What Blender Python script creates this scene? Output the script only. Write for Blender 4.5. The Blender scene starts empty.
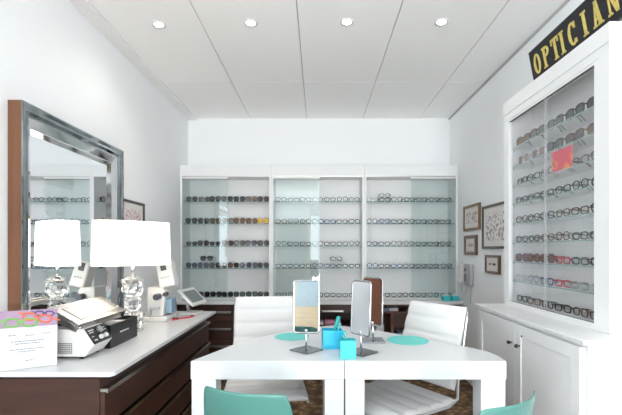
import bpy, bmesh, math, random
from mathutils import Vector, Matrix
random.seed(7)
S = bpy.context.scene
COL = S.collection
PI = math.pi

# ------------------------------------------------------------------ materials
def mat(name, color, rough=0.5, metal=0.0, var=0.04, scale=14.0, spec=0.5, coat=0.0, bump=0.0, emit=None, strength=0.0, trans=0.0, ior=1.45, alpha=1.0):
    m = bpy.data.materials.new(name); m.use_nodes = True
    nt = m.node_tree; b = nt.nodes['Principled BSDF']
    tc = nt.nodes.new('ShaderNodeTexCoord'); nz = nt.nodes.new('ShaderNodeTexNoise')
    nz.inputs['Scale'].default_value = scale; nz.inputs['Detail'].default_value = 4
    nt.links.new(tc.outputs['Object'], nz.inputs['Vector'])
    mx = nt.nodes.new('ShaderNodeMix'); mx.data_type = 'RGBA'
    c = color
    mx.inputs[6].default_value = (c[0]*(1-var), c[1]*(1-var), c[2]*(1-var), 1)
    mx.inputs[7].default_value = (min(1, c[0]*(1+var)), min(1, c[1]*(1+var)), min(1, c[2]*(1+var)), 1)
    nt.links.new(nz.outputs['Fac'], mx.inputs[0])
    nt.links.new(mx.outputs[2], b.inputs['Base Color'])
    b.inputs['Roughness'].default_value = rough; b.inputs['Metallic'].default_value = metal
    b.inputs['Specular IOR Level'].default_value = spec
    b.inputs['Coat Weight'].default_value = coat
    b.inputs['Transmission Weight'].default_value = trans; b.inputs['IOR'].default_value = ior
    b.inputs['Alpha'].default_value = alpha
    if bump:
        bp = nt.nodes.new('ShaderNodeBump'); bp.inputs['Strength'].default_value = bump; bp.inputs['Distance'].default_value = 0.002
        nt.links.new(nz.outputs['Fac'], bp.inputs['Height']); nt.links.new(bp.outputs['Normal'], b.inputs['Normal'])
    if emit:
        b.inputs['Emission Color'].default_value = (*emit, 1); b.inputs['Emission Strength'].default_value = strength
    return m

def thin_glass(name, tint, refl=0.06, edge=0.35, rough=0.02):
    m = bpy.data.materials.new(name); m.use_nodes = True
    nt = m.node_tree; nt.nodes.clear()
    out = nt.nodes.new('ShaderNodeOutputMaterial')
    tr = nt.nodes.new('ShaderNodeBsdfTransparent'); gl = nt.nodes.new('ShaderNodeBsdfGlossy')
    tr.inputs['Color'].default_value = (*tint, 1); gl.inputs['Roughness'].default_value = rough
    lw = nt.nodes.new('ShaderNodeLayerWeight'); lw.inputs['Blend'].default_value = 0.25
    mr = nt.nodes.new('ShaderNodeMapRange')
    mr.inputs['To Min'].default_value = refl; mr.inputs['To Max'].default_value = edge
    nt.links.new(lw.outputs['Facing'], mr.inputs['Value'])
    mx = nt.nodes.new('ShaderNodeMixShader')
    nt.links.new(mr.outputs['Result'], mx.inputs[0]); nt.links.new(tr.outputs[0], mx.inputs[1]); nt.links.new(gl.outputs[0], mx.inputs[2])
    nt.links.new(mx.outputs[0], out.inputs[0])
    return m

def wood(name, c1, c2, rough=0.35, scale=3.0, axis=(1, 1, 12), coat=0.2):
    m = bpy.data.materials.new(name); m.use_nodes = True
    nt = m.node_tree; b = nt.nodes['Principled BSDF']
    tc = nt.nodes.new('ShaderNodeTexCoord'); mp = nt.nodes.new('ShaderNodeMapping'); mp.inputs['Scale'].default_value = axis
    nz = nt.nodes.new('ShaderNodeTexNoise'); nz.inputs['Scale'].default_value = scale; nz.inputs['Detail'].default_value = 8
    cr = nt.nodes.new('ShaderNodeValToRGB')
    cr.color_ramp.elements[0].position = .3; cr.color_ramp.elements[1].position = .7
    cr.color_ramp.elements[0].color = (*c1, 1); cr.color_ramp.elements[1].color = (*c2, 1)
    nt.links.new(tc.outputs['Object'], mp.inputs[0]); nt.links.new(mp.outputs[0], nz.inputs['Vector'])
    nt.links.new(nz.outputs['Fac'], cr.inputs[0]); nt.links.new(cr.outputs[0], b.inputs['Base Color'])
    b.inputs['Roughness'].default_value = rough; b.inputs['Coat Weight'].default_value = coat
    return m

def carpet_mat():
    m = bpy.data.materials.new('patterned_carpet'); m.use_nodes = True
    nt = m.node_tree; b = nt.nodes['Principled BSDF']
    tc = nt.nodes.new('ShaderNodeTexCoord')
    v = nt.nodes.new('ShaderNodeTexVoronoi'); v.inputs['Scale'].default_value = 14
    nz = nt.nodes.new('ShaderNodeTexNoise'); nz.inputs['Scale'].default_value = 30; nz.inputs['Detail'].default_value = 5
    cr = nt.nodes.new('ShaderNodeValToRGB'); e = cr.color_ramp.elements
    e[0].position = .0; e[0].color = (.62, .38, .12, 1); e[1].position = 1; e[1].color = (.10, .06, .035, 1)
    k = e.new(.35); k.color = (.52, .32, .13, 1); k = e.new(.55); k.color = (.25, .15, .08, 1)
    ad = nt.nodes.new('ShaderNodeMath'); ad.operation = 'ADD'
    ml = nt.nodes.new('ShaderNodeMath'); ml.operation = 'MULTIPLY'; ml.inputs[1].default_value = .55
    nt.links.new(tc.outputs['Object'], v.inputs['Vector']); nt.links.new(tc.outputs['Object'], nz.inputs['Vector'])
    nt.links.new(nz.outputs['Fac'], ml.inputs[0]); nt.links.new(v.outputs['Distance'], ad.inputs[0]); nt.links.new(ml.outputs[0], ad.inputs[1])
    nt.links.new(ad.outputs[0], cr.inputs[0]); nt.links.new(cr.outputs[0], b.inputs['Base Color'])
    b.inputs['Roughness'].default_value = .95
    return m

M = {}
M['wall'] = mat('wall_paint', (.86, .868, .88), .75, var=.012, scale=3)
M['ceil'] = mat('ceiling_tile', (.89, .885, .875), .85, var=.015, scale=40)
M['seam'] = mat('ceiling_seam_shadow_gap', (.46, .45, .45), .8)
M['trim'] = mat('trim_paint', (.80, .80, .80), .5, var=.01)
M['carpet'] = carpet_mat()
M['white'] = mat('white_lacquer', (.73, .745, .765), .32, var=.01, coat=.1)
M['cabwhite'] = mat('painted_white_wood', (.80, .80, .805), .4, var=.015)
M['inside'] = mat('cabinet_back_board', (.86, .85, .85), .6, var=.015)
M['top'] = mat('white_laminate', (.70, .70, .71), .28, var=.01, coat=.1)
M['brown'] = wood('walnut_brown_veneer', (.034, .011, .006), (.066, .022, .012), .42, 3, (1, 1, 10), .05)
M['mirrorside'] = wood('mahogany_side', (.125, .050, .022), (.185, .078, .034), .35, 3, (6, 6, .8))
M['steel'] = mat('brushed_steel', (.62, .60, .58), .28, 1, var=.06, scale=60)
M['lidsteel'] = mat('polished_grey_steel', (.40, .385, .36), .2, 1, var=.06)
M['softchrome'] = mat('grey_chrome', (.50, .51, .53), .12, 1, var=.05)
M['chrome'] = mat('chrome', (.86, .87, .88), .07, 1, var=.02)
M['bevelmirror'] = mat('ridged_mirror_strip', (.42, .46, .48), .05, 1, var=.6, scale=9, bump=.15)
M['basegrey'] = mat('dull_grey_metal', (.30, .31, .33), .22, 1, var=.2, scale=40)
M['mirror'] = mat('silvered_glass', (.88, .91, .93), .004, 1, var=.004)
M['leather'] = mat('white_leather', (.78, .77, .77), .42, var=.012, scale=60, bump=.1)
M['teal'] = mat('teal_plastic', (.075, .225, .195), .40, var=.03, spec=.5, coat=.1)
M['turq'] = mat('turquoise_card', (.05, .56, .60), .45, var=.03)
M['blueturq'] = mat('bright_blue_card', (.02, .46, .70), .45, var=.03)
M['mat'] = mat('turquoise_mat', (.16, .68, .63), .6, var=.02)
M['pen'] = mat('teal_pen_plastic', (.02, .42, .40), .35)
M['black'] = mat('black_plastic', (.012, .012, .014), .35)
M['blackmat'] = mat('black_board', (.012, .012, .016), .6, var=.3, scale=30)
M['gold'] = mat('worn_gold_paint', (.62, .50, .14), .5, var=.35, scale=60)
M['whiteplastic'] = mat('white_plastic', (.70, .69, .67), .4, var=.02)
M['phonegrey'] = mat('pale_grey_plastic', (.42, .42, .44), .4, var=.02)
M['greyplastic'] = mat('grey_plastic', (.42, .43, .45), .45)
M['darkgrey'] = mat('dark_grey_metal', (.09, .10, .11), .3, .6)
M['red'] = mat('red_plastic', (.55, .03, .05), .4)
M['paper'] = mat('paper', (.64, .65, .67), .7, var=.02)
M['ink'] = mat('grey_ink', (.16, .16, .18), .8)
M['lilac'] = mat('printed_lilac', (.36, .24, .36), .5, var=.25, scale=18)
M['pgreen'] = mat('printed_green', (.20, .46, .12), .5)
M['porange'] = mat('printed_red_orange', (.75, .16, .08), .5)
M['pnavy'] = mat('printed_navy', (.05, .05, .20), .5)
M['screen'] = mat('grey_screen', (.16, .19, .20), .12, var=.08)
M['lcd'] = mat('lcd_window', (.06, .07, .07), .3)
M['crystal'] = mat('clear_crystal', (.98, .98, .975), .12, trans=1.0, ior=1.47, var=.005)
M['glass'] = thin_glass('clear_shelf_glass', (.975, .99, .988), .03, .3)
M['glassedge'] = mat('green_glass_edge', (.10, .22, .21), .15, var=.05)
M['paleedge'] = mat('pale_green_glass_edge', (.34, .46, .45), .15, var=.05)
M['doorglass'] = thin_glass('tinted_sliding_glass', (.965, .982, .980), .03, .28)
M['caseglass'] = thin_glass('case_glass', (.985, .986, .988), .03, .18)
M['shade'] = mat('lit_lampshade_linen', (.9, .88, .84), .8, emit=(1.0, .95, .88), strength=1.6)
M['bulb'] = mat('downlight_lens', (1, 1, 1), .5, emit=(1, .97, .92), strength=14)
M['frameblack'] = wood('dark_picture_frame', (.02, .015, .012), (.05, .035, .025), .4)
M['framegold'] = mat('brass_brown_frame', (.20, .12, .05), .4, .3)
M['framebrown'] = wood('red_brown_frame', (.09, .03, .015), (.15, .06, .03), .4)
M['mount'] = mat('cream_mount', (.72, .70, .66), .8, var=.02)
M['cardred'] = mat('red_orange_card', (.72, .07, .05), .5, var=.5, scale=9)
M['cord'] = mat('grey_cord', (.55, .55, .56), .5)
M['backsilver'] = mat('satin_silver_back', (.72, .75, .78), .3, .7, var=.03)
M['lidglass'] = mat('smoky_lid_window', (.42, .41, .40), .25, .5, var=.25, scale=7)
M['backbrown'] = mat('brown_leather_back', (.125, .045, .025), .42, var=.1)
M['pinkbox'] = mat('pink_carton', (.65, .25, .38), .6)
M['bluebook'] = mat('blue_grey_book', (.20, .27, .36), .6)
M['gap_shade'] = mat('painted_gap_shade', (.02, .02, .02), .9)  # near-black colour stands in for shade in the sideboard recess

def art_mat(name, base, inks, scale):
    m = bpy.data.materials.new(name); m.use_nodes = True
    nt = m.node_tree; b = nt.nodes['Principled BSDF']
    tc = nt.nodes.new('ShaderNodeTexCoord'); nz = nt.nodes.new('ShaderNodeTexNoise')
    nz.inputs['Scale'].default_value = scale; nz.inputs['Detail'].default_value = 3
    cr = nt.nodes.new('ShaderNodeValToRGB'); e = cr.color_ramp.elements; cr.color_ramp.interpolation = 'CONSTANT'
    e[0].position = 0; e[0].color = (*base, 1); e[1].position = .53; e[1].color = (*inks[0], 1)
    for i, k in enumerate(inks[1:]):
        n = e.new(.57 + .05*i); n.color = (*k, 1)
    nt.links.new(tc.outputs['Object'], nz.inputs['Vector']); nt.links.new(nz.outputs['Fac'], cr.inputs[0])
    nt.links.new(cr.outputs[0], b.inputs['Base Color']); b.inputs['Roughness'].default_value = .5
    return m
M['art_pink'] = art_mat('sketch_print_pink', (.74, .70, .68), [(.60, .36, .40), (.50, .24, .28)], 62)
M['art_grey'] = art_mat('sketch_print_grey', (.72, .70, .68), [(.34, .34, .37), (.52, .30, .31), (.2, .2, .22)], 40)
M['art_green'] = art_mat('print_green', (.42, .46, .40), [(.25, .30, .24), (.55, .20, .18)], 20)
M['art_dark'] = art_mat('print_dark', (.62, .55, .44), [(.10, .09, .08), (.05, .05, .05)], 18)

# ------------------------------------------------------------------ mesh helpers
class MB:
    def __init__(s): s.bm = bmesh.new()
    def box(s, x0, y0, z0, x1, y1, z1, mtx=None):
        r = bmesh.ops.create_cube(s.bm, size=1)
        t = Matrix.Translation(((x0+x1)/2, (y0+y1)/2, (z0+z1)/2)) @ Matrix.Diagonal((abs(x1-x0), abs(y1-y0), abs(z1-z0), 1))
        if mtx is not None: t = mtx @ t
        bmesh.ops.transform(s.bm, matrix=t, verts=r['verts']); return s
    def cone(s, p0, p1, r0, r1, n=16, cap=True):
        p0, p1 = Vector(p0), Vector(p1); d = p1-p0
        r = bmesh.ops.create_cone(s.bm, segments=n, radius1=r0, radius2=r1, depth=d.length, cap_ends=cap)
        q = d.to_track_quat('Z', 'Y').to_matrix().to_4x4()
        bmesh.ops.transform(s.bm, matrix=Matrix.Translation((p0+p1)/2) @ q, verts=r['verts']); return s
    def cyl(s, p0, p1, r, n=16): return s.cone(p0, p1, r, r, n)
    def ball(s, c, r, n=12, sc=(1, 1, 1)):
        k = bmesh.ops.create_uvsphere(s.bm, u_segments=n, v_segments=max(6, n//2), radius=r)
        bmesh.ops.transform(s.bm, matrix=Matrix.Translation(c) @ Matrix.Diagonal((*sc, 1)), verts=k['verts']); return s
    def prism(s, poly, f, a, b):
        """poly of 2D points extruded between a and b; f maps (u, v, w) to xyz"""
        va = [s.bm.verts.new(f(u, v, a)) for u, v in poly]; vb = [s.bm.verts.new(f(u, v, b)) for u, v in poly]
        n = len(poly); fs = [s.bm.faces.new(va), s.bm.faces.new(vb[::-1])]
        for i in range(n): fs.append(s.bm.faces.new((va[i], vb[i], vb[(i+1) % n], va[(i+1) % n])))
        bmesh.ops.recalc_face_normals(s.bm, faces=fs); return s
    def ngonz(s, poly, z0, z1): return s.prism(poly, lambda u, v, w: (u, v, w), z0, z1)
    def lathe(s, prof, n=24, c=(0, 0)):
        rings = []
        for r, z in prof:
            rings.append([s.bm.verts.new((c[0]+r*math.cos(2*PI*i/n), c[1]+r*math.sin(2*PI*i/n), z)) for i in range(n)])
        for a, b in zip(rings, rings[1:]):
            for i in range(n): s.bm.faces.new((a[i], a[(i+1) % n], b[(i+1) % n], b[i]))
        return s
    def tube(s, pts, r, n=6, closed=False):
        P = [Vector(p) for p in pts]; N = len(P); rings = []
        up = None
        for i in range(N):
            if closed: t = P[(i+1) % N]-P[i-1]
            else: t = P[min(i+1, N-1)]-P[max(i-1, 0)]
            t.normalize()
            if up is None:
                up = Vector((0, 0, 1)) if abs(t.z) < .9 else Vector((0, 1, 0))
            u = (up - t*up.dot(t)); u.normalize(); up = u
            v = t.cross(u)
            rings.append([s.bm.verts.new(P[i] + u*(r*math.cos(2*PI*k/n)) + v*(r*math.sin(2*PI*k/n))) for k in range(n)])
        for i in range(N if closed else N-1):
            a, b = rings[i], rings[(i+1) % N]
            for k in range(n): s.bm.faces.new((a[k], a[(k+1) % n], b[(k+1) % n], b[k]))
        if not closed:
            s.bm.faces.new(rings[0][::-1]); s.bm.faces.new(rings[-1])
        return s
    def quad(s, a, b, c, d):
        s.bm.faces.new([s.bm.verts.new(p) for p in (a, b, c, d)]); return s
    def build(s, name, material, parent=None, bevel=0, smooth=False, loc=None, solid=0, subd=0):
        bmesh.ops.recalc_face_normals(s.bm, faces=s.bm.faces[:])
        me = bpy.data.meshes.new(name); s.bm.to_mesh(me); s.bm.free()
        me.materials.append(M[material] if isinstance(material, str) else material)
        o = bpy.data.objects.new(name, me); COL.objects.link(o)
        if parent is not None: o.parent = parent
        if loc is not None: o.location = loc
        if solid:
            q = o.modifiers.new('solid', 'SOLIDIFY'); q.thickness = solid; q.offset = 0
        if subd:
            q = o.modifiers.new('sub', 'SUBSURF'); q.levels = subd; q.render_levels = subd
        if bevel:
            q = o.modifiers.new('bev', 'BEVEL'); q.width = bevel; q.segments = 2; q.limit_method = 'ANGLE'
        if smooth:
            for p in me.polygons: p.use_smooth = True
        return o

def tag(o, label=None, cat=None, group=None, kind=None):
    if label: o['label'] = label
    if cat: o['category'] = cat
    if group: o['group'] = group
    if kind: o['kind'] = kind
    return o
def thing(name, label, cat, loc=(0, 0, 0), rz=0, group=None):
    o = bpy.data.objects.new(name, None); COL.objects.link(o); o.empty_display_size = .05
    o.location = loc; o.rotation_euler = (0, 0, rz)
    return tag(o, label, cat, group)
def struct(o, label=None, cat=None):
    o['kind'] = 'structure'
    return tag(o, label, cat)
def copy_thing(r, loc, rz, label, group=None):
    c = r.copy(); COL.objects.link(c); c.location = loc; c.rotation_euler = (0, 0, rz); c['label'] = label
    if group: c['group'] = group
    for ch in list(r.children):
        d = ch.copy(); COL.objects.link(d); d.parent = c
        for g in list(ch.children):
            e = g.copy(); COL.objects.link(e); e.parent = d
    return c

# ------------------------------------------------------------------ room
XL, XR, YB, YF, ZC = -1.40, 1.42, 4.32, -3.4, 2.67
EYE = 1.25
struct(MB().box(XL-.1, YF-.1, -.1, XR+.1, YB+.1, 0).build('floor', 'carpet'), 'brown and gold patterned carpet floor', 'floor')
struct(MB().box(XL-.1, -1.0, 0, XL, YB, ZC).box(XL-.1, YF, 0, XL, -3.1, ZC).box(XL-.1, -3.1, 0, XL, -1.0, .10).box(XL-.1, -3.1, 2.55, XL, -1.0, ZC).build('wall_left', 'wall'), 'pale bluish white wall behind the big mirror', 'wall')
struct(MB().box(XR, YF, 0, XR+.1, YB, ZC).build('wall_right', 'wall'), 'pale white wall carrying the small framed pictures', 'wall')
struct(MB().box(XL-.1, YB, 0, XR+.1, YB+.1, ZC).build('wall_back', 'wall'), 'white wall above the glass fronted cabinets', 'wall')
# front wall behind the camera, with the shop window that lets the daylight in
WX0, WX1, WZ0, WZ1 = -.25, 1.36, .10, 2.55
fw = MB()
fw.box(XL-.1, YF-.1, 0, WX0, YF, ZC).box(WX1, YF-.1, 0, XR+.1, YF, ZC).box(WX0, YF-.1, 0, WX1, YF, WZ0).box(WX0, YF-.1, WZ1, WX1, YF, ZC)
struct(fw.build('wall_front', 'wall'), 'white wall around the shop window', 'wall')
wf = MB()
for x in (WX0+.02, WX1-.02): wf.box(x-.02, YF-.07, WZ0, x+.02, YF-.03, WZ1)
wf.box(WX0, YF-.07, WZ0, WX1, YF-.03, WZ0+.04).box(WX0, YF-.07, WZ1-.04, WX1, YF-.03, WZ1)
w = struct(wf.build('window_1', 'trim'), 'white framed shop window behind the viewer', 'window')
MB().box(WX0, YF-.055, WZ0, WX1, YF-.05, WZ1).build('pane', 'glass', w)
wf = MB()
for y in (-3.08, -2.05, -1.02): wf.box(XL-.07, y-.02, .10, XL-.03, y+.02, 2.55)
wf.box(XL-.07, -3.1, .10, XL-.03, -1.0, .14).box(XL-.07, -3.1, 2.51, XL-.03, -1.0, 2.55)
w = struct(wf.build('window_2', 'trim'), 'white framed side window behind the viewer', 'window')
MB().box(XL-.055, -3.1, .10, XL-.05, -1.0, 2.55).build('pane', 'glass', w)
d1 = struct(MB().box(-1.18, YF+.001, 0, -.30, YF+.04, 2.1).build('added_reflection_door', wood('tan_door', (.20, .15, .09), (.26, .20, .12), .4)), 'tan wooden door added behind the viewer for the desk mirror to reflect', 'door')  # unseen door, added to give the desk mirror a tan reflection
MB().box(-1.05, YF+.041, .75, -.43, YF+.046, 1.95).build('pane', 'screen', d1)
# ceiling with thin seams between the panels
sx = [XL, -1.339, -.731, -.123, .485, 1.087, XR]; sy = [YF, -2.72, -1.50, -.28, .94, 2.16, 3.38, YB]
cm = MB(); g = .003
cm.box(XL-.1, YF-.1, ZC+.012, XR+.1, YB+.1, ZC+.1)
ceil = struct(cm.build('ceiling', 'seam'), 'pale panelled ceiling with thin dark seams', 'ceiling')
for i in range(6):
    tiles = MB()
    for j in range(7):
        tiles.box(sx[i]+(g if i else 0), sy[j]+(g if j else 0), ZC, sx[i+1]-(g if i < 5 else 0), sy[j+1]-(g if j < 6 else 0), ZC+.012)
    tiles.build('ceiling_panel_row', 'ceil', ceil)
t = MB().box(XL, YF, ZC-.022, XL+.094, YB, ZC-.001)
struct(t.build('trim_1', 'trim', bevel=.004), 'flat white ceiling trim along the mirror wall', 'trim')
t = MB().box(XR-.012, YF, ZC-.014, XR, YB, ZC-.001)
struct(t.build('trim_2', 'seam'), 'thin ceiling edge strip above the picture wall', 'trim')

# downlights
DL = [(-1.003, 2.52, 'closest to the mirror wall'), (-.42, 2.50, 'second from the mirror wall'), (.18, 2.49, 'third from the mirror wall'), (.77, 2.49, 'closest to the glasses case')]
for i, (x, y, s) in enumerate(DL):
    t = thing('downlight', 'round recessed white ceiling downlight, ' + s, 'ceiling light', (x, y, ZC), 0, 'recessed ceiling downlights')
    MB().lathe([(.026, -.001), (.044, -.004), (.046, -.001)], 28).build('trim_ring', 'trim', t, smooth=True)
    MB().cone((0, 0, -.0035), (0, 0, -.001), .026, .026, 24).build('lens', 'bulb', t)
    L = bpy.data.lights.new('downlight_beam', 'SPOT'); L.energy = 5; L.color = (1, .96, .90); L.spot_size = R = math.radians(150); L.spot_blend = .8; L.shadow_soft_size = .05
    lo = bpy.data.objects.new('downlight_beam', L); COL.objects.link(lo); lo.parent = t; lo.location = (0, 0, -.03)

# ------------------------------------------------------------------ eyeglasses
def lens_outline(cx, cz, w, h, e, n=16):
    pts = []
    for i in range(n):
        a = 2*PI*i/n; c, s_ = math.cos(a), math.sin(a)
        pts.append((cx + w/2*math.copysign(abs(c)**e, c), 0, cz + h/2*math.copysign(abs(s_)**e, s_)))
    return pts
GM = {}
def gmesh(shape):
    if shape in GM: return GM[shape]
    lw, lh, e, r = {'rect': (.054, .034, .55, .0036), 'round': (.050, .044, .95, .0027), 'oval': (.053, .038, .8, .0031), 'sun': (.060, .047, .7, .0040)}[shape]
    cx, cz = lw/2+.0085, lh/2+r
    d = {}
    b = MB()
    for s_ in (-1, 1): b.tube(lens_outline(s_*cx, cz, lw, lh, e), r, 5, True)
    b.tube([(-.0095, 0, cz+lh*.18), (0, -.002, cz+lh*.28), (.0095, 0, cz+lh*.18)], r, 5)
    hx = cx+lw/2
    for s_ in (-1, 1): b.box(min(s_*hx, s_*(hx+.006)), -.002, cz+lh*.2, max(s_*hx, s_*(hx+.006)), .004, cz+lh*.2+.006)
    d['rim'] = b
    for key, s_ in (('tl', -1), ('tr', 1)):
        q = MB(); x = s_*(hx+.004)
        q.tube([(x, .003, cz+lh*.2+.003), (x*.985, .05, cz+lh*.2), (x*.97, .080, cz+lh*.12), (x*.955, .104, .0065)], r*.85, 5)
        d[key] = q
    for key, s_ in (('ll', -1), ('lr', 1)):
        q = MB(); vs = [q.bm.verts.new(p) for p in lens_outline(s_*cx, cz, lw-.001, lh-.001, e)]
        vb = [q.bm.verts.new((v.co.x, .0012, v.co.z)) for v in vs]
        q.bm.faces.new(vs); q.bm.faces.new(vb[::-1]); n = len(vs)
        for i in range(n): q.bm.faces.new((vs[i], vb[i], vb[(i+1) % n], vs[(i+1) % n]))
        d[key] = q
    GM[shape] = d
    return d
M['lens_clear'] = thin_glass('clear_lens', (.93, .95, .96), .025, .2)
M['lens_dark'] = mat('dark_lens', (.03, .03, .035), .08, var=.1, coat=.5)
M['lens_brown'] = mat('brown_lens', (.14, .07, .035), .1, var=.1, coat=.5)
M['lens_green'] = mat('grey_green_lens', (.07, .10, .09), .1, var=.1, coat=.5)
M['lens_yellow'] = mat('yellow_lens', (.60, .38, .03), .12, var=.1)
FR = {'black': (.012, .012, .014), 'dark_grey': (.07, .07, .08), 'silver': (.45, .46, .48), 'tortoise': (.10, .045, .02), 'brown': (.13, .06, .03),
      'red': (.50, .02, .04), 'burgundy': (.14, .03, .07), 'blue': (.03, .06, .22), 'clear': (.62, .63, .65), 'gold': (.55, .35, .08), 'purple': (.10, .04, .15)}
for k, c in FR.items():
    M['fr_'+k] = mat('frame_'+k, c, .25, .8 if k in ('silver', 'gold') else 0, var=.35 if k == 'tortoise' else .08, scale=120 if k == 'tortoise' else 30)
KIND = {}
def kind_proto(shape, colour, lens):
    key = (shape, colour, lens)
    if key in KIND: return KIND[key]
    meshes = {}
    base = gmesh(shape)
    for k, b in base.items():
        bm = b.bm.copy(); bmesh.ops.recalc_face_normals(bm, faces=bm.faces[:])
        me = bpy.data.meshes.new('eyeglasses_'+k); bm.to_mesh(me); bm.free()
        me.materials.append(M['lens_'+lens] if k in ('ll', 'lr') else M['fr_'+colour])
        if k not in ('ll', 'lr'):
            for p in me.polygons: p.use_smooth = True
        meshes[k] = me
    KIND[key] = meshes
    return meshes
SH = {'rect': 'rectangular', 'round': 'round', 'oval': 'oval', 'sun': ''}
def glasses(shape, colour, lens, loc, rz, where, group, sc=(.94, .94, .94)):
    ms = kind_proto(shape, colour, lens)
    cn = colour.replace('_', ' ')
    if shape == 'sun': desc = f'{cn} framed sunglasses'
    else: desc = f'{SH[shape]} {cn} eyeglasses'
    loc = (loc[0], loc[1], loc[2]+.0012)
    t = thing('sunglasses' if shape == 'sun' else 'eyeglasses', desc + ', ' + where, 'sunglasses' if shape == 'sun' else 'eyeglasses', loc, rz, group)
    t.scale = sc
    for k, nm in (('rim', 'rim'), ('tl', 'temple'), ('tr', 'temple'), ('ll', 'lens'), ('lr', 'lens')):
        o = bpy.data.objects.new(nm, ms[k]); COL.objects.link(o); o.parent = t
    return t
ORD = ['first', 'second', 'third', 'fourth', 'fifth', 'sixth', 'seventh', 'eighth', 'ninth', 'tenth']

# ------------------------------------------------------------------ back display cabinets
CF = 4.05   # front plane of the cabinets
CX = [-1.397, -.474, .470, 1.417]
SHZ = [1.747, 1.522, 1.291, 1.062]
CB = .752
names = ['cabinet beside the big mirror', 'middle cabinet', 'cabinet beside the wall phone']
doorside = ['L', 'L', 'R']
def shelf_row(bay, row):
    """(shape, colour, lens) of every pair on one shelf"""
    out = []
    for i in range(7):
        if bay == 0:
            c = random.choice(['black', 'black', 'dark_grey', 'tortoise']); l = random.choice(['dark', 'dark', 'green', 'brown'])
            sh = 'sun'
            if row == 1 and i in (4, 5): c, l = 'brown', 'brown'
            if row == 1 and i == 6: c, l = 'gold', 'yellow'
            if row == 2: sh, l = random.choice([('sun', 'dark'), ('oval', 'dark')])
            if row == 3: c = random.choice(['black', 'blue', 'purple', 'dark_grey'])
        else:
            sh = random.choice(['rect', 'rect', 'oval', 'round']); l = 'clear'
            c = random.choice(['black', 'black', 'dark_grey', 'black', 'tortoise', 'blue'] if row > 0 else ['dark_grey', 'black', 'black', 'silver'])
            if row == 4: c = random.choice(['black', 'dark_grey', 'black'])
        out.append((sh, c, l))
    return out
for b in range(3):
    x0, x1 = CX[b]+.001, CX[b+1]-.001
    t = thing('display_cabinet', ['white glass fronted eyewear cabinet beside the big mirror', 'white glass fronted eyewear cabinet between its two neighbours', 'white glass fronted eyewear cabinet beside the wall phone'][b], 'display cabinet', ((x0+x1)/2, CF, CB), 0, 'glass fronted wall cabinets')
    hw = (x1-x0)/2; H = 2.11-CB; D = YB-CF-.003
    c = MB().box(-hw, 0, 0, -hw+.02, D, H).box(hw-.02, 0, 0, hw, D, H).box(-hw+.02, 0, H-.11, hw-.02, D, H).box(-hw+.02, 0, 0, hw-.02, D, .008)
    c.build('carcass', 'cabwhite', t)
    MB().box(-hw+.02, D-.012, .008, hw-.02, D, H-.11).build('back_board', 'inside', t)
    tr = MB().box(-hw+.02, .004, H-.118, hw-.02, .034, H-.11)
    tr.build('door_track', 'steel', t)
    for z in SHZ:
        sh = MB().box(-hw+.021, .045, z-CB-.006, hw-.021, D-.013, z-CB).build('shelf', 'glass', t)
        MB().box(-hw+.021, .043, z-CB-.006, hw-.021, .045, z-CB).build('front_edge', 'glassedge', sh)
    s_ = doorside[b]; mid = -hw+.02+.45 if s_ == 'L' else 0
    for k in range(2):
        a0, a1 = (-hw+.021, 0.02) if s_ == 'L' else (0.0, hw-.021)
        a0 += (.012*k if s_ == 'R' else 0); a1 -= (.012*k if s_ == 'L' else 0)
        y = .008+.014*k
        d = MB().box(a0, y, .010, a1, y+.005, H-.135).build('sliding_door', 'doorglass', t)
        MB().box(a0, y-.001, H-.135, a1, y+.006, H-.119).build('top_rail', 'trim', d)
        if k == 0:
            px = a0+.05 if s_ == 'L' else a1-.06
            ring = [(px+.014*math.cos(2*PI*i/16), y-.001, 1.385-CB+.014*math.sin(2*PI*i/16)) for i in range(16)]
            MB().tube(ring, .0018, 5, True).build('finger_pull', 'steel', d)
    # glasses
    for row in range(5):
        z = (SHZ+[CB+.009])[row]
        items = shelf_row(b, row)
        n = len(items); pitch = (x1-x0-.056)/n
        for i, (sp, cc, ln) in enumerate(items):
            x = x0+.028+pitch*(i+.5)+random.uniform(-.002, .002)
            rowname = ['top shelf', 'second shelf', 'third shelf', 'fourth shelf', 'bottom row'][row]
            glasses(sp, cc, ln, (x, CF+.090+random.uniform(-.024, .024), z), random.uniform(-.10, .10),
                    f'{ORD[i]} from left, {rowname}, {names[b]}', f'glasses on the {rowname} of the {names[b]}', (.835 if sp == 'sun' else .885, .9, 1.06))
# pairs raised on clear risers behind a row
for (px, D_, zb, sp, cc, ln, where) in ((208, 4.24, 1.062, 'sun', 'black', 'dark', 'raised behind the fourth shelf row, cabinet beside the big mirror'),
                                        (336, 4.24, 1.062, 'oval', 'black', 'clear', 'raised behind the fourth shelf row, middle cabinet'),
                                        (384, 4.24, 1.747, 'round', 'dark_grey', 'clear', 'raised behind the top shelf row, cabinet beside the wall phone')):
    x = (px-318)*D_/400; hgt = .075 if zb < 1.5 else .05
    r = MB().box(x-.06, 4.185, zb+.001, x+.06, 4.300, zb+.003).box(x-.06, 4.185, zb+hgt-.003, x+.06, 4.300, zb+hgt).box(x-.06, 4.185, zb+.001, x-.057, 4.30, zb+hgt).box(x+.057, 4.185, zb+.001, x+.06, 4.30, zb+hgt)
    tag(r.build('riser', 'glass'), 'clear acrylic riser ' + where, 'riser', 'clear risers in the cabinets')
    glasses(sp, cc, ln, (x, 4.188, zb+hgt), 0, where, 'glasses on clear risers')

# back counter
tag(MB().box(XL+.002, 3.90, .717, XR-.002, YB-.002, .75).build('worktop', 'top', bevel=.003), 'long white worktop under the three glass fronted cabinets', 'worktop')
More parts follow.
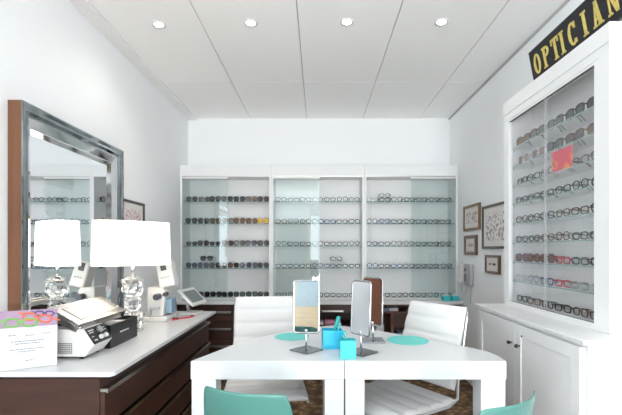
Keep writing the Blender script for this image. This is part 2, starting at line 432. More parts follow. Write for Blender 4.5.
# drawers under it, beside the left counter
t = thing('drawer_cabinet', 'dark brown drawer cabinet under the back worktop, beside the white chair', 'cabinet', (-1.12, 3.95, 0))
MB().box(-.275, .02, .06, .275, .36, .715).box(-.25, .05, 0, .25, .34, .06).build('body', 'brown', t)
for k, (z0, z1) in enumerate(((.545, .70), (.375, .535), (.205, .365), (.065, .195))):
    d = MB().box(-.272, 0, z0, .272, .019, z1).build('drawer', 'brown', t, bevel=.002)
    MB().box(-.20, -.022, z1-.075, .262, -.001, z1-.055).build('handle', 'steel', d, bevel=.002)
# open cabinet in the middle
t = thing('open_cabinet', 'dark brown cabinet with a drawer above an open dark shelf, under the middle cabinet', 'cabinet', (-.02, 3.95, 0))
c = MB().box(-.46, 0, 0, -.44, .36, .715).box(.46, 0, 0, .48, .36, .715).box(-.44, .34, 0, .46, .36, .715).box(-.44, .0, .695, .46, .34, .715).box(-.44, .0, .30, .46, .34, .50).box(-.44, .0, 0, .46, .34, .30)
c.build('body', 'brown', t)
d = MB().box(-.438, 0, .635, .458, .30, .693).build('drawer', 'brown', t)
MB().box(.06, -.018, .640, .27, -.001, .655).build('handle', 'steel', d)
tag(MB().box(.07, 4.02, .502, .17, 4.10, .545).build('carton', 'pinkbox', bevel=.002), 'small pink carton on the dark open shelf under the middle cabinet', 'box')
tag(MB().box(.19, 4.0, .502, .225, 4.10, .57).build('carton', 'paper', bevel=.002), 'small white carton beside the pink one on the open shelf', 'box')
tag(MB().box(-.02, 4.0, .502, .055, 4.12, .53).build('paper_stack', 'paper'), 'white paper stack beside the pink carton on the open shelf', 'paper')
t = thing('open_cabinet', 'brown open shelf cabinet under the worktop behind the reclined white chair', 'cabinet', (.94, 3.95, 0))
c = MB().box(-.45, 0, 0, -.43, .36, .715).box(.45, 0, 0, .47, .36, .715).box(-.43, .34, 0, .45, .36, .715).box(-.43, 0, .695, .45, .34, .715).box(-.43, 0, .625, .45, .34, .64).box(-.43, 0, .26, .45, .34, .28).box(-.22, 0, .28, -.19, .34, .625)
c.build('body', 'framebrown', t)
for i, (x, w_, m_, lab) in enumerate(((.60, .10, 'bluebook', 'blue grey book lying in the top slot behind the reclined chair'), (.71, .09, 'paper', 'white paper stack lying in the top slot behind the reclined chair'))):
    tag(MB().box(x, 3.98, .6415, x+w_, 4.12, .675).build('book' if i == 0 else 'paper_stack', m_, bevel=.002), lab, 'book' if i == 0 else 'paper')
tag(MB().box(.585, 4.0, .2815, .66, 4.16, .50).build('box_file', 'paper', bevel=.002), 'white box file in the brown compartment behind the reclined chair', 'box file')
tag(MB().box(.80, 4.0, .2815, .93, 4.2, .42).build('carton', 'bluebook', bevel=.002), 'blue grey carton in the brown compartment behind the reclined chair', 'box')
# turquoise boxes on the worktop by the phone
for x, y, w_, lab in ((1.265, 3.955, .07, 'turquoise tissue box on the worktop, nearer the glass cabinet'), (1.352, 3.965, .06, 'smaller turquoise tissue box on the worktop, nearer the wall phone')):
    t = thing('tissue_box', lab, 'box', (x, y, .7505), 0, 'turquoise boxes by the phone')
    MB().box(-w_/2, -.04, 0, w_/2, .04, .045).build('carton', 'turq', t, bevel=.003)
    b = MB(); b.prism([(-.02, 0), (.02, 0), (.026, .016), (.006, .022), (-.022, .014)], lambda u, v, w2: (u, w2, .046+v), -.012, .012)
    b.build('tissue', 'paper', t)

# ------------------------------------------------------------------ left counter
LX, LY0, LY1 = -.888, 1.665, 3.26
t = thing('drawer_sideboard', 'long dark brown drawer sideboard along the mirror wall with a thin white top', 'sideboard', (XL+.003, LY0, 0))
w_ = LX-(XL+.003)
MB().box(0, 0, .08, w_-.022, LY1-LY0, .715).box(.02, .03, 0, w_-.06, LY1-LY0-.03, .08).build('body', 'brown', t)
poly = [(0, -.028), (w_+.034, -.028), (w_+.048, -.008), (w_+.048, LY1-LY0+.02), (0, LY1-LY0+.02)]
MB().ngonz(poly, .729, .749).build('top_board', 'top', t, bevel=.002)
MB().box(.01, .01, .715, w_-.04, LY1-LY0-.01, .729).build('gap_shade_spacer', 'gap_shade', t)  # shade under the overhanging top is painted on this set-back strip
for z0, z1 in ((.515, .675), (.355, .51), (.195, .35), (.085, .19)):
    d = MB().box(w_-.021, .003, z0, w_-.001, LY1-LY0-.003, z1-.018).build('drawer', 'brown', t, bevel=.001)
    MB().box(w_-.021, .003, z1-.017, w_+.012, LY1-LY0-.003, z1-.004).box(w_+.006, .003, z1-.022, w_+.012, LY1-LY0-.003, z1-.017).build('handle', 'lidsteel', d)

# ------------------------------------------------------------------ big wall mirror
t = thing('wall_mirror', 'large mirror with faceted mirrored frame and brown sides, standing on the brown sideboard', 'mirror', (XL+.004, 1.80, .751))
W, H = .943, 1.175
def rectring(m, d0, d1, i0, i1):
    """four mitred strips between inset i0 at depth d0 and inset i1 at depth d1"""
    o = [(d0, i0, i0), (d0, W-i0, i0), (d0, W-i0, H-i0), (d0, i0, H-i0)]; q = [(d1, i1, i1), (d1, W-i1, i1), (d1, W-i1, H-i1), (d1, i1, H-i1)]
    for k in range(4):
        m.quad(o[k], o[(k+1) % 4], q[(k+1) % 4], q[k])
b = MB().box(.0, 0, 0, .060, .004, H).box(0, W-.004, 0, .060, W, H).box(0, .004, H-.004, .060, W-.004, H).box(0, .004, 0, .060, W-.004, .004).box(0, .004, .004, .006, W-.004, H-.004)
b.build('side_casing', 'mirrorside', t)
b = MB(); rectring(b, .064, .064, -.001, .006); rectring(b, .064, .062, -.001, -.001)
rectring(b, .064, .056, .006, .020); rectring(b, .056, .058, .020, .034); rectring(b, .058, .048, .034, .050); rectring(b, .048, .050, .050, .060)
b.build('outer_bevel', 'bevelmirror', t)
b = MB(); rectring(b, .050, .030, .060, .098); rectring(b, .030, .030, .098, .102); rectring(b, .030, .014, .102, .122)
b.build('inner_bevel', 'chrome', t)
MB().box(.007, .118, .118, .0135, W-.118, H-.118).build('mirror_glass', 'mirror', t)

# ------------------------------------------------------------------ lamps
def lump(m, z0, z1, r, n, tw):
    """one faceted crystal chunk"""
    hh = z1-z0; rings = []
    for k, (f, rr) in enumerate(((0, .62), (.22, 1.0), (.55, .92), (.80, 1.02), (1, .60))):
        rings.append([m.bm.verts.new((r*rr*random.uniform(.92, 1.08)*math.cos(2*PI*i/n+tw+k*.25), r*rr*random.uniform(.92, 1.08)*math.sin(2*PI*i/n+tw+k*.25), z0+hh*f)) for i in range(n)])
    for a, b2 in zip(rings, rings[1:]):
        for i in range(n): m.bm.faces.new((a[i], a[(i+1) % n], b2[(i+1) % n], b2[i]))
    m.bm.faces.new(rings[0][::-1]); m.bm.faces.new(rings[-1])
lamp = thing('table_lamp', 'lit lamp with a wide oval white shade and crystal block base, before the big mirror', 'lamp', (-1.148, 2.48, .7505))
MB().cone((0, 0, 0), (0, 0, .014), .062, .058, 24).build('foot', 'chrome', lamp, bevel=.002)
for z0, z1, r in ((.016, .125, .064), (.126, .215, .050), (.216, .335, .066)):
    m = MB(); lump(m, z0, z1, r, 9, random.random()); m.build('crystal_block', 'crystal', lamp)
MB().cyl((0, 0, .336), (0, 0, .43), .008, 12).cyl((0, 0, .43), (0, 0, .47), .017, 12).build('stem', 'chrome', lamp, smooth=True)
m = MB(); rings = []; al = math.radians(41)
for a_, b_, z in ((.229, .098, .405), (.230, .099, .407), (.221, .092, .672), (.219, .090, .674)):
    ring = []
    for k in range(48):
        c_, s_ = math.cos(2*PI*k/48), math.sin(2*PI*k/48)
        u, v = a_*math.copysign(abs(c_)**.8, c_), b_*math.copysign(abs(s_)**.8, s_)
        ring.append(m.bm.verts.new((u*math.cos(al)-v*math.sin(al), u*math.sin(al)+v*math.cos(al), z)))
    rings.append(ring)
for a_, b_ in zip(rings, rings[1:]):
    for k in range(48): m.bm.faces.new((a_[k], a_[(k+1) % 48], b_[(k+1) % 48], b_[k]))
m.build('lamp_shade', 'shade', lamp, smooth=True, solid=.002)
b = MB()
for k in (0, 1): b.cyl((0, 0, .655), (.222*math.cos(al)*(1-2*k), .222*math.sin(al)*(1-2*k), .665), .0015, 6)
b.cyl((0, 0, .47), (0, 0, .66), .002, 6).build('harp', 'chrome', lamp)
MB().ball((0, 0, .53), .035, 16).build('bulb', mat('frosted_bulb', (1, 1, 1), .5, emit=(1, .9, .75), strength=6), lamp, smooth=True)
L = bpy.data.lights.new('lamp_glow', 'POINT'); L.energy = 3; L.color = (1, .86, .68); L.shadow_soft_size = .05
o = bpy.data.objects.new('lamp_glow', L); COL.objects.link(o); o.parent = lamp; o.location = (0, 0, .59)

# ------------------------------------------------------------------ pictures
def picture(name_lab, wall, y0, y1, z0, z1, frame, art, mount=True, fw_=.018, depth=.02):
    t = thing('framed_picture', name_lab, 'picture', (XL+.001 if wall == 'L' else XR-.001, y0, z0), 0, 'framed pictures on the walls')
    W_, H_ = y1-y0, z1-z0; s_ = 1 if wall == 'L' else -1
    bx = lambda m, d0, a, b_, d1, c, d: m.box(min(s_*d0, s_*d1), a, b_, max(s_*d0, s_*d1), c, d)
    m = MB(); bx(m, 0, 0, 0, depth, fw_, H_); bx(m, 0, W_-fw_, 0, depth, W_, H_); bx(m, 0, fw_, 0, depth, W_-fw_, fw_); bx(m, 0, fw_, H_-fw_, depth, W_-fw_, H_)
    m.build('frame', frame, t, bevel=.002)
    m = MB(); bx(m, 0.001, fw_, fw_, depth*.5, W_-fw_, H_-fw_); m.build('mount', 'mount', t)
    k = .045 if mount else .006
    kx = min(k, W_*.22)
    m = MB(); bx(m, depth*.5, fw_+kx, fw_+k, depth*.5+.001, W_-fw_-kx, H_-fw_-k); m.build('print', art, t)
picture('dark framed pink sketch print on the mirror wall above the lamps', 'L', 2.83, 3.19, 1.15, 1.617, 'frameblack', 'art_pink')
picture('brass framed sketch print above the small green print, right of the cabinets', 'R', 3.48, 3.86, 1.43, 1.665, 'framegold', 'art_grey', fw_=.022)
picture('largest dark framed print partly behind the white glasses case', 'R', 2.95, 3.42, 1.26, 1.618, 'frameblack', 'art_grey', fw_=.02)
picture('dark red brown framed green print above the wall phone', 'R', 3.55, 3.84, 1.205, 1.385, 'framebrown', 'art_green', fw_=.03)
picture('smallest dark framed print under the largest print, beside the glasses case', 'R', 3.10, 3.36, 1.06, 1.208, 'framebrown', 'art_dark', fw_=.02)

# ------------------------------------------------------------------ wall phone
t = thing('wall_phone', 'pale grey corded phone on the wall beside the glass cabinets', 'phone', (XR-.002, 3.74, .92))
MB().box(-.035, -.10, 0, 0, .06, .20).build('body', 'phonegrey', t, bevel=.01)
hs = MB().box(-.062, .075, .02, -.02, .125, .185)
hs.ball((-.055, .10, .03), .03, 12, (.8, 1, 1)).ball((-.055, .10, .178), .03, 12, (.8, 1, 1))
hs.build('handset', 'whiteplastic', t, bevel=.008, smooth=False)
MB().box(-.037, -.005, .035, -.0352, .045, .105).box(-.037, -.005, .13, -.0352, .045, .16).build('keypad', 'darkgrey', t)
MB().tube([(-.012, -.06, .0), (-.012, -.062, -.06), (-.012, -.055, -.12), (-.012, -.06, -.165)], .0035, 6).build('cord', 'cord', t)
MB().tube([(-.045, .10, .02), (-.04, .11, -.06), (-.03, .08, -.10), (-.02, .03, -.04), (-.018, .0, .005)], .0035, 6).build('handset_cord', 'cord', t)

# ------------------------------------------------------------------ right counter and glasses case
RX, RY0, RY1, RH = 1.065, 1.60, 2.68, .89
t = thing('base_cabinet', 'white two door base cabinet under the glasses case', 'cabinet', (0, 0, 0))
MB().box(RX+.02, RY0+.006, .07, XR-.002, RY1-.01, RH-.020).box(RX+.06, RY0+.03, 0, XR-.03, RY1-.03, .07).build('body', 'cabwhite', t)
MB().box(RX-.010, RY0-.010, RH-.020, XR-.002, RY1+.005, RH-.009).box(RX-.014, RY0-.014, RH-.009, XR-.002, RY1+.01, RH).build('top_board', 'cabwhite', t, bevel=.003)
for k, (y0, y1, kn) in enumerate(((2.165, 2.655, 2.19), (1.625, 2.16, 2.105))):
    d = MB().box(RX+.004, y0, .09, RX+.019, y1, RH-.036)
    q = .06
    d.box(RX-.002, y0, .09, RX+.004, y0+q, RH-.036).box(RX-.002, y1-q, .09, RX+.004, y1, RH-.036).box(RX-.002, y0+q, .09, RX+.004, y1-q, .09+q).box(RX-.002, y0+q, RH-.036-q, RX+.004, y1-q, RH-.036)
    dd = d.build('door', 'cabwhite', t, bevel=.0015)
    MB().cyl((RX-.003, kn, .745), (RX-.018, kn, .745), .004, 10).ball((RX-.022, kn, .745), .0105, 12).build('knob', 'black', dd, smooth=True)
    if k == 1: MB().cyl((RX-.003, 2.085, .80), (RX-.006, 2.085, .80), .006, 12).build('keyhole', 'darkgrey', dd)

t = thing('display_case', 'white framed glass case of eyewear on the base cabinet, under the black sign', 'display case', (0, 0, RH+.001))
X0, Y0, Y1, Z1 = 1.24, 1.70, 2.665, 1.329
gy0, gy1, gz0, gz1 = 1.797, 2.60, .030, 1.19
c = MB()
c.box(X0, Y0, 0, X0+.025, gy0, Z1).box(X0, gy1, 0, X0+.025, Y1, Z1).box(X0, gy0, 0, X0+.025, gy1, gz0).box(X0, gy0, gz1, X0+.025, gy1, Z1)
c.box(X0+.025, Y0, 0, XR-.002, Y0+.03, Z1).box(X0+.025, Y1-.03, 0, XR-.002, Y1, Z1).box(X0+.025, Y0+.03, Z1-.03, XR-.002, Y1-.03, Z1).box(X0+.025, Y0+.03, 0, XR-.002, Y1-.03, gz0-.005)
c.build('carcass', 'cabwhite', t)
MB().box(X0-.006, Y0-.006, Z1-.082, X0-.0005, Y1, Z1-.0).box(X0-.0005, Y0-.006, Z1-.082, XR-.003, Y0-.0005, Z1).box(X0-.005, gy0-.03, gz1+.012, X0-.0005, gy1+.03, gz1+.022).build('cornice', 'cabwhite', t, bevel=.004)
MB().box(XR-.014, Y0+.03, gz0, XR-.003, Y1-.03, Z1-.03).build('back_board', 'inside', t)
ym = 2.195
for a0, a1, xo in ((gy0, ym+.002, .003), (ym-.002, gy1, .011)):
    d = MB().box(X0+xo, a0, gz0, X0+xo+.005, a1, gz1).build('sliding_door', 'caseglass', t)
    e = a0 if xo > .005 else a1
    MB().box(X0+xo-.0002, e-.0012, gz0, X0+xo+.0052, e+.0004, gz1).build('door_edge', 'greyplastic', d)
m = MB().box(X0+.0002, gy0-.002, gz0-.004, X0+.018, gy1+.002, gz0).box(X0+.0002, gy0-.002, gz1, X0+.018, gy1+.002, gz1+.006).box(X0+.0002, gy0-.005, gz0, X0+.018, gy0, gz1)
m.build('door_track', 'darkgrey', t)
RZ = [1.914, 1.790, 1.668, 1.548, 1.423, 1.299, 1.175, 1.052]
for z in RZ:
    s_ = MB().box(X0+.030, Y0+.031, z-RH-.007, XR-.016, Y1-.031, z-RH-.001).build('shelf', 'glass', t)
    MB().box(X0+.0275, Y0+.031, z-RH-.007, X0+.030, Y1-.031, z-RH-.001).build('front_edge', 'paleedge', s_)
    for y in (Y1-.034, Y0+.034):
        MB().cyl((X0+.05, y, z-RH-.013), (X0+.05, y + (.003 if y > 2 else -.003), z-RH-.013), .006, 8).build('shelf_peg', 'steel', t)
def case_item(row, i):
    if row < 2: return ('sun', random.choice(['black', 'dark_grey', 'tortoise', 'silver']), random.choice(['dark', 'green', 'brown']))
    sh = random.choice(['rect', 'oval', 'round'])
    c_ = random.choice(['black', 'black', 'dark_grey', 'tortoise'])
    if row == 5: c_ = random.choice(['black', 'dark_grey', 'brown'])
    if row == 6: c_ = ['purple', 'burgundy', 'burgundy', 'red', 'dark_grey', 'black'][i]; sh = 'sun' if i < 3 else 'rect'
    if row == 7: c_ = ['clear', 'silver', 'blue', 'red', 'silver', 'clear'][i]
    if row == 8: c_ = ['black', 'tortoise', 'black', 'black', 'tortoise', 'brown', 'black'][i]
    return (sh, c_, 'brown' if sh == 'sun' and row == 6 else 'clear')
for row in range(9):
    z = (RZ+[.921])[row]; n = 5 if row < 2 else 6
    for i in range(n):
        y = 2.60-(i+.5)*(.84/n)+random.uniform(-.002, .002)
        sp, cc, ln = case_item(row, i)
        rn = ['top shelf', 'second shelf', 'third shelf', 'fourth shelf', 'fifth shelf', 'sixth shelf', 'seventh shelf', 'eighth shelf', 'bottom row'][row]
        glasses(sp, cc, ln, (X0+.050+random.uniform(-.002, .003), y, z), -PI/2+random.uniform(-.08, .08),
                f'{ORD[i]} from far end, {rn} of case under the sign', f'glasses on the {rn} of the case under the sign', (1.06, .94, 1.06) if row < 2 else (.98,)*3)
r = MB().box(-.0015, -.085, 0, .0015, .085, .108)
o = r.build('picture_card', art_mat('red_orange_print', (.66, .05, .10), [(.82, .16, .05), (.85, .30, .06), (.6, .04, .05)], 14)); o.location = (1.2715, 2.085, 1.669); o.rotation_euler = (0, 0, .0)
tag(o, 'red and orange picture card standing behind the glass on the third shelf of the case', 'card')

# sign on the case
t = thing('sign_board', 'black board with gold lettering OPTICIAN on top of the glasses case', 'sign', (1.276, 2.335, 2.2205))
t.rotation_euler = (0, 0, 0)
lean = Matrix.Rotation(-.19, 4, 'Y')
m = MB().box(-.012, -.78, 0, .006, 0, .184, lean); m.build('board', 'blackmat', t, bevel=.002)
m = MB(); q = .006
for a in ((-.0135, -.78, 0, -.012, 0, q), (-.0135, -.78, .184-q, -.012, 0, .184), (-.0135, -q, q, -.012, 0, .184-q)): m.box(*a, lean)
m.build('board_edge', 'black', t)
def letter(ch, y):
    """serif capital built of strokes; reading direction is -Y, face is -X; w wide, h tall"""
    m = MB(); w, h, s_, th = .063, .112, .018, .003; z0 = .036
    def bx(u0, v0, u1, v1): m.box(-.012-th, y-u1, z0+v0, -.012, y-u0, z0+v1, lean)
    def poly(pts): m.prism(pts, lambda u, v, k: lean @ Vector((k, y-u, z0+v)), -.012-th, -.012)
    def serif(u, v): bx(u-s_*.95, v, u+s_*.95, v+.009)
    if ch == 'I':
        bx(w/2-s_/2, 0, w/2+s_/2, h); serif(w/2, 0); serif(w/2, h-.009)
    if ch == 'T':
        bx(w/2-s_/2, 0, w/2+s_/2, h); serif(w/2, 0); bx(0, h-.012, w, h); bx(0, h-.03, .009, h-.012); bx(w-.009, h-.03, w, h-.012)
    if ch == 'P':
        bx(.008, 0, .008+s_, h); serif(.016, 0)
        pts = lambda ru, rv: [(.024+ru*math.cos(a), h-.029+rv*math.sin(a)) for a in [PI/2-PI*k/8 for k in range(9)]]
        o_, i_ = pts(.036, .029), pts(.021, .017)
        for a in range(8): poly([o_[a], o_[a+1], i_[a+1], i_[a]])
        bx(.0, h-.012, .026, h); bx(.02, h-.058, .026, h-.046)
    if ch in 'OC':
        n = 20; o_, i_ = [], []
        a0, a1 = (0, 2*PI) if ch == 'O' else (.62, 2*PI-.62)
        for k in range(n+1):
            a = a0+(a1-a0)*k/n
            o_.append((w/2+w/2*math.cos(a), h/2+h/2*math.sin(a))); i_.append((w/2+(w/2-s_)*math.cos(a), h/2+(h/2-.011)*math.sin(a)))
        for k in range(n): poly([o_[k], o_[k+1], i_[k+1], i_[k]])
        if ch == 'C': bx(w-.016, h-.036, w-.006, h-.004); bx(w-.016, .006, w-.006, .026)
    if ch == 'A':
        poly([(.006, 0), (.018, 0), (w/2+.006, h), (w/2-.006, h)]); poly([(w-.026, 0), (w-.006, 0), (w/2+.008, h), (w/2-.010, h)])
        bx(.018, .028, w-.016, .038); bx(0, 0, .024, .009); bx(w-.032, 0, w+.002, .009)
    if ch == 'N':
        bx(.006, 0, .015, h); bx(w-.013, 0, w-.004, h); poly([(.004, h), (.024, h), (w-.004, 0), (w-.02, 0)])
        bx(-.002, 0, .024, .009); bx(-.002, h-.009, .02, h); bx(w-.022, h-.009, w+.004, h)
    o = m.build('letter', 'gold', t)
for ch, yy in zip('OPTICIAN', (-.032, -.120, -.204, -.275, -.345, -.445, -.515, -.610)):
    letter(ch, yy + (.012 if ch == 'I' else 0))

# ------------------------------------------------------------------ desks
TZ, TH = .75, .084
def desk(label, poly, legs):
    t = thing('desk', label, 'desk', (0, 0, 0), 0, 'white desks pushed together')
    MB().ngonz(poly, TZ-TH, TZ).build('desk_top', 'white', t, bevel=.003)
    for a in legs: MB().box(a[0], a[1], 0, a[2], a[3], TZ-TH-.0005).build('leg', 'white', t, bevel=.002)
desk('white desk with a cut off back corner, nearer the brown sideboard', [(-.574, 1.80), (.119, 1.80), (.119, 2.665), (-.02, 2.60), (-.20, 2.46), (-.42, 2.19)],
     ((-.570, 1.803, -.460, 1.90), (.030, 1.803, .117, 1.90), (.03, 2.46, .117, 2.56)))
desk('white desk with a rounded back corner, nearer the white base cabinet', [(.121, 1.80), (.849, 1.80), (.852, 1.90), (.835, 1.975), (.785, 2.05), (.50, 2.36), (.33, 2.52), (.121, 2.665)],
     ((.123, 1.803, .210, 1.90), (.735, 1.803, .845, 1.90), (.123, 2.46, .210, 2.56)))
# mats
for x, y, r, lab in ((-.150, 2.305, .098, 'round turquoise mat on the desk nearer the brown sideboard'), (.495, 2.21, .112, 'round turquoise mat on the desk nearer the white base cabinet')):
    o = MB().cone((0, 0, 0), (0, 0, .004), r, r, 48).build('desk_mat', 'mat', bevel=.001); o.location = (x, y, TZ+.0005); tag(o, lab, 'mat', 'round turquoise desk mats')

# table mirrors
def table_mirror(label, loc, rz, tilt, back, baserz, w=.125, h=.258):
    t = thing('desk_mirror', label, 'mirror', loc, rz, 'chrome mirrors on the desks')
    rb = Matrix.Rotation(baserz, 4, 'Z')
    MB().box(-.06, -.06, 0, .06, .06, .007, rb).build('base', 'basegrey', t, bevel=.002)
    MB().cyl((0, 0, .007), (0, 0, .10), .006, 14).ball((0, 0, .10), .012, 12).build('stem', 'chrome', t, smooth=True)
    P = Matrix.Translation((0, 0, .089+h/2)) @ Matrix.Rotation(tilt, 4, 'X')
    rr = .014
    def rnd(ww, hh, r_):
        out = []
        for cx_, cz_, a0 in ((ww/2-r_, hh/2-r_, 0), (-ww/2+r_, hh/2-r_, PI/2), (-ww/2+r_, -hh/2+r_, PI), (ww/2-r_, -hh/2+r_, 1.5*PI)):
            for k in range(5): out.append((cx_+r_*math.cos(a0+k*PI/8), cz_+r_*math.sin(a0+k*PI/8)))
        return out
    fr = MB(); fr.tube([tuple(P @ Vector((u, 0, v))) for u, v in rnd(w, h, rr)], .0055, 8, True)
    fr.build('frame', 'softchrome', t, smooth=True)
    m = MB(); m.prism(rnd(w-.003, h-.003, rr), lambda u, v, k: P @ Vector((u, k, v)), -.003, 0); m.build('mirror_glass', 'mirror', t)
    m = MB(); m.prism(rnd(w-.003, h-.003, rr), lambda u, v, k: P @ Vector((u, k, v)), 0.0002, .004); m.build('back_plate', {'brown': 'backbrown', 'silver': 'backsilver', 'mirror': 'mirror'}[back], t)
    return t
table_mirror('chrome framed desk mirror between the round mat and the blue pen box', (-.058, 1.99, TZ+.0005), -.06, -.05, 'mirror', PI/4+.06)
table_mirror('desk mirror with its plain silver back to the front, beside the turquoise pen box', (.209, 1.945, TZ+.0005), PI-.9, .04, 'silver', PI/4+.9)
table_mirror('chrome desk mirror with its brown back to the front, behind the silver one', (.302, 2.20, TZ+.0005), PI-.75, .03, 'brown', .75)

# pen boxes
def pen_box(label, loc, rz, w, d, h, m_):
    t = thing('pen_box', label, 'pen holder', loc, rz, 'turquoise pen holders on the desk')
    q = .003
    MB().box(-w/2, -d/2, 0, w/2, -d/2+q, h).box(-w/2, d/2-q, 0, w/2, d/2, h).box(-w/2, -d/2+q, 0, -w/2+q, d/2-q, h).box(w/2-q, -d/2+q, 0, w/2, d/2-q, h).build('wall_panels', m_, t)
    MB().box(-w/2+q, -d/2+q, 0, w/2-q, d/2-q, .003).build('bottom', m_, t)
    return t
pen_box('bright blue open box holding a pen, between the desk mirrors', (.072, 2.055, TZ+.0005), .1, .10, .075, .093, 'blueturq')
pen_box('smaller turquoise open box with a marker, in front of the silver backed mirror', (.138, 1.858, TZ+.0005), 0, .072, .062, .085, 'turq')
def pen(label, a, b2, r, m_):
    a, b2 = Vector(a), Vector(b2); d = (b2-a).normalized()
    t = thing('pen', label, 'pen', a); e = b2-a
    MB().cyl((0, 0, 0), e*.8, r, 12).cone(tuple(-d*.012), (0, 0, 0), r*.3, r, 12).build('barrel', m_, t, smooth=False)
    MB().cyl(e*.8, e, r*1.12, 12).build('cap', m_, t)
pen('long teal marker leaning in the bright blue box', (.060, 2.05, TZ+.016), (.108, 2.075, TZ+.155), .0085, 'pen')
pen('shorter turquoise marker leaning in the bright blue box', (.085, 2.055, TZ+.016), (.112, 2.035, TZ+.125), .006, 'turq')
pen('short teal marker leaning in the smaller turquoise box', (.145, 1.86, TZ+.016), (.120, 1.865, TZ+.125), .006, 'pen')

# ------------------------------------------------------------------ white office chairs
def office_chair(label, loc, rz):
    t = thing('office_chair', label, 'chair', loc, rz, 'white ribbed office chairs')
    def ribbed(path, w, th, nr, name, wtop=None):
        """cushion following a path in (y,z), with ribs across"""
        P = [Vector((0, y, z)) for y, z in path]
        L = [0]
        for a, b2 in zip(P, P[1:]): L.append(L[-1]+(b2-a).length)
        N = nr*8; m = MB(); rows = []
        for i in range(N+1):
            s_ = L[-1]*i/N; k = 0
            while k < len(L)-2 and L[k+1] < s_: k += 1
            f = (s_-L[k])/(L[k+1]-L[k]); p = P[k].lerp(P[k+1], f); tt = (P[k+1]-P[k]).normalized(); nn = Vector((0, -tt.z, tt.y))
            ph = (i % 8)/8; pf = th*(.42+.58*min(1, (math.sin(PI*ph))**.5 if ph > 0 else 0))
            ww = (w+((wtop or w)-w)*i/N)/2
            ring = []
            for u, o_ in ((-1, 0), (-.98, .7), (-.9, 1), (0, 1), (.9, 1), (.98, .7), (1, 0), (.98, -.7), (.9, -1), (0, -1), (-.9, -1), (-.98, -.7)):
                ring.append(m.bm.verts.new(Vector((u*ww, 0, 0))+p+nn*(o_*pf/2)))
            rows.append(ring)
        for a, b2 in zip(rows, rows[1:]):
            for i in range(12): m.bm.faces.new((a[i], a[(i+1) % 12], b2[(i+1) % 12], b2[i]))
        m.bm.faces.new(rows[0][::-1]); m.bm.faces.new(rows[-1])
        m.build(name, 'leather', t, smooth=True)
    ribbed([(-.26, .445), (-.20, .462), (0, .455), (.16, .45), (.215, .455)], .46, .042, 5, 'seat')
    ribbed([(.235, .50), (.262, .60), (.30, .74), (.335, .85), (.362, .93)], .425, .034, 5, 'backrest', .40)
    for s_ in (-1, 1):
        x = s_*.228; x2 = s_*.203
        MB().tube([(x, -.27, .43), (x, -.20, .446), (x, 0, .438), (x, .16, .434), (x, .235, .46), (x2, .275, .54), (x2, .315, .68), (x2*.98, .36, .86), (x2*.96, .38, .91)], .009, 8).build('side_rail', 'chrome', t, smooth=True)
    MB().box(-.10, -.10, .405, .10, .10, .428).box(-.235, -.02, .418, .235, .02, .428).build('mechanism', 'darkgrey', t, bevel=.004)
    MB().cyl((0, 0, .09), (0, 0, .40), .022, 16).cyl((0, 0, .07), (0, 0, .20), .032, 16).build('column', 'chrome', t, smooth=False)
    for k in range(5):
        a = 2*PI*k/5+.3; c_, s2 = math.cos(a), math.sin(a)
        lg = MB().tube([(0.02*c_, .02*s2, .10), (.15*c_, .15*s2, .09), (.285*c_, .285*s2, .072)], .014, 8).build('leg', 'chrome', t, smooth=True)
        cs = MB()
        for q in (-.012, .012): cs.cyl((.285*c_-s2*(q-.007), .285*s2+c_*(q-.007), .027), (.285*c_-s2*(q+.007), .285*s2+c_*(q+.007), .027), .026, 16)
        cs.cyl((.285*c_, .285*s2, .03), (.285*c_, .285*s2, .072), .006, 8).build('caster', 'black', lg)
    return t
office_chair('white ribbed office chair facing forward, at the desk nearer the brown sideboard', (-.315, 2.38, 0.001), .13)
office_chair('white ribbed office chair turned sideways, at the desk nearer the base cabinet', (.413, 2.165, 0.001), -.95)

# ------------------------------------------------------------------ teal shell chairs
def shell_chair(label, loc, rz):
    t = thing('shell_chair', label, 'chair', loc, rz, 'teal shell chairs')
    prof = [(.235, .418), (.215, .438), (.14, .44), (.03, .43), (-.08, .425), (-.155, .445), (-.20, .50), (-.225, .58), (-.245, .66), (-.262, .73), (-.275, .785), (-.28, .805)]
    hw = [.17, .205, .225, .225, .215, .20, .188, .178, .170, .163, .154, .146]
    NU = 16; rows = []; m = MB()
    for (y, z), h in zip(prof, hw):
        back = max(0, min(1, (z-.44)/.2)); row = []
        for i in range(NU+1):
            u = -1+2*i/NU; a = abs(u)
            yy = y + back*.045*a**2; zz = z + (1-back)*.055*a**4 - (0.006*a**6 if z > .77 else 0)
            row.append(m.bm.verts.new((u*h, yy, zz)))
        rows.append(row)
    for a, b2 in zip(rows, rows[1:]):
        for i in range(NU): m.bm.faces.new((a[i], a[i+1], b2[i+1], b2[i]))
    m.build('shell', 'teal', t, smooth=True, solid=.007, subd=1)
    for sx_ in (-1, 1):
        for sy_ in (-1, 1):
            MB().tube([(sx_*.09, sy_*.09, .415), (sx_*.15, sy_*.13, .30), (sx_*.205, sy_*.205, .003)], .009, 8).build('leg', 'chrome', t, smooth=True)
    MB().tube([(-.15, -.13, .30), (.15, .13, .30)], .004, 6).tube([(.15, -.13, .30), (-.15, .13, .30)], .004, 6).box(-.10, -.10, .408, .10, .10, .416).build('brace', 'chrome', t)
    return t
shell_chair('teal moulded shell chair in front of the desk nearer the brown sideboard', (-.168, 1.515, 0), -.3)
shell_chair('teal moulded shell chair in front of the white base cabinet', (.447, 1.405, 0), .6)

# ------------------------------------------------------------------ things on the left counter
CT = .7495
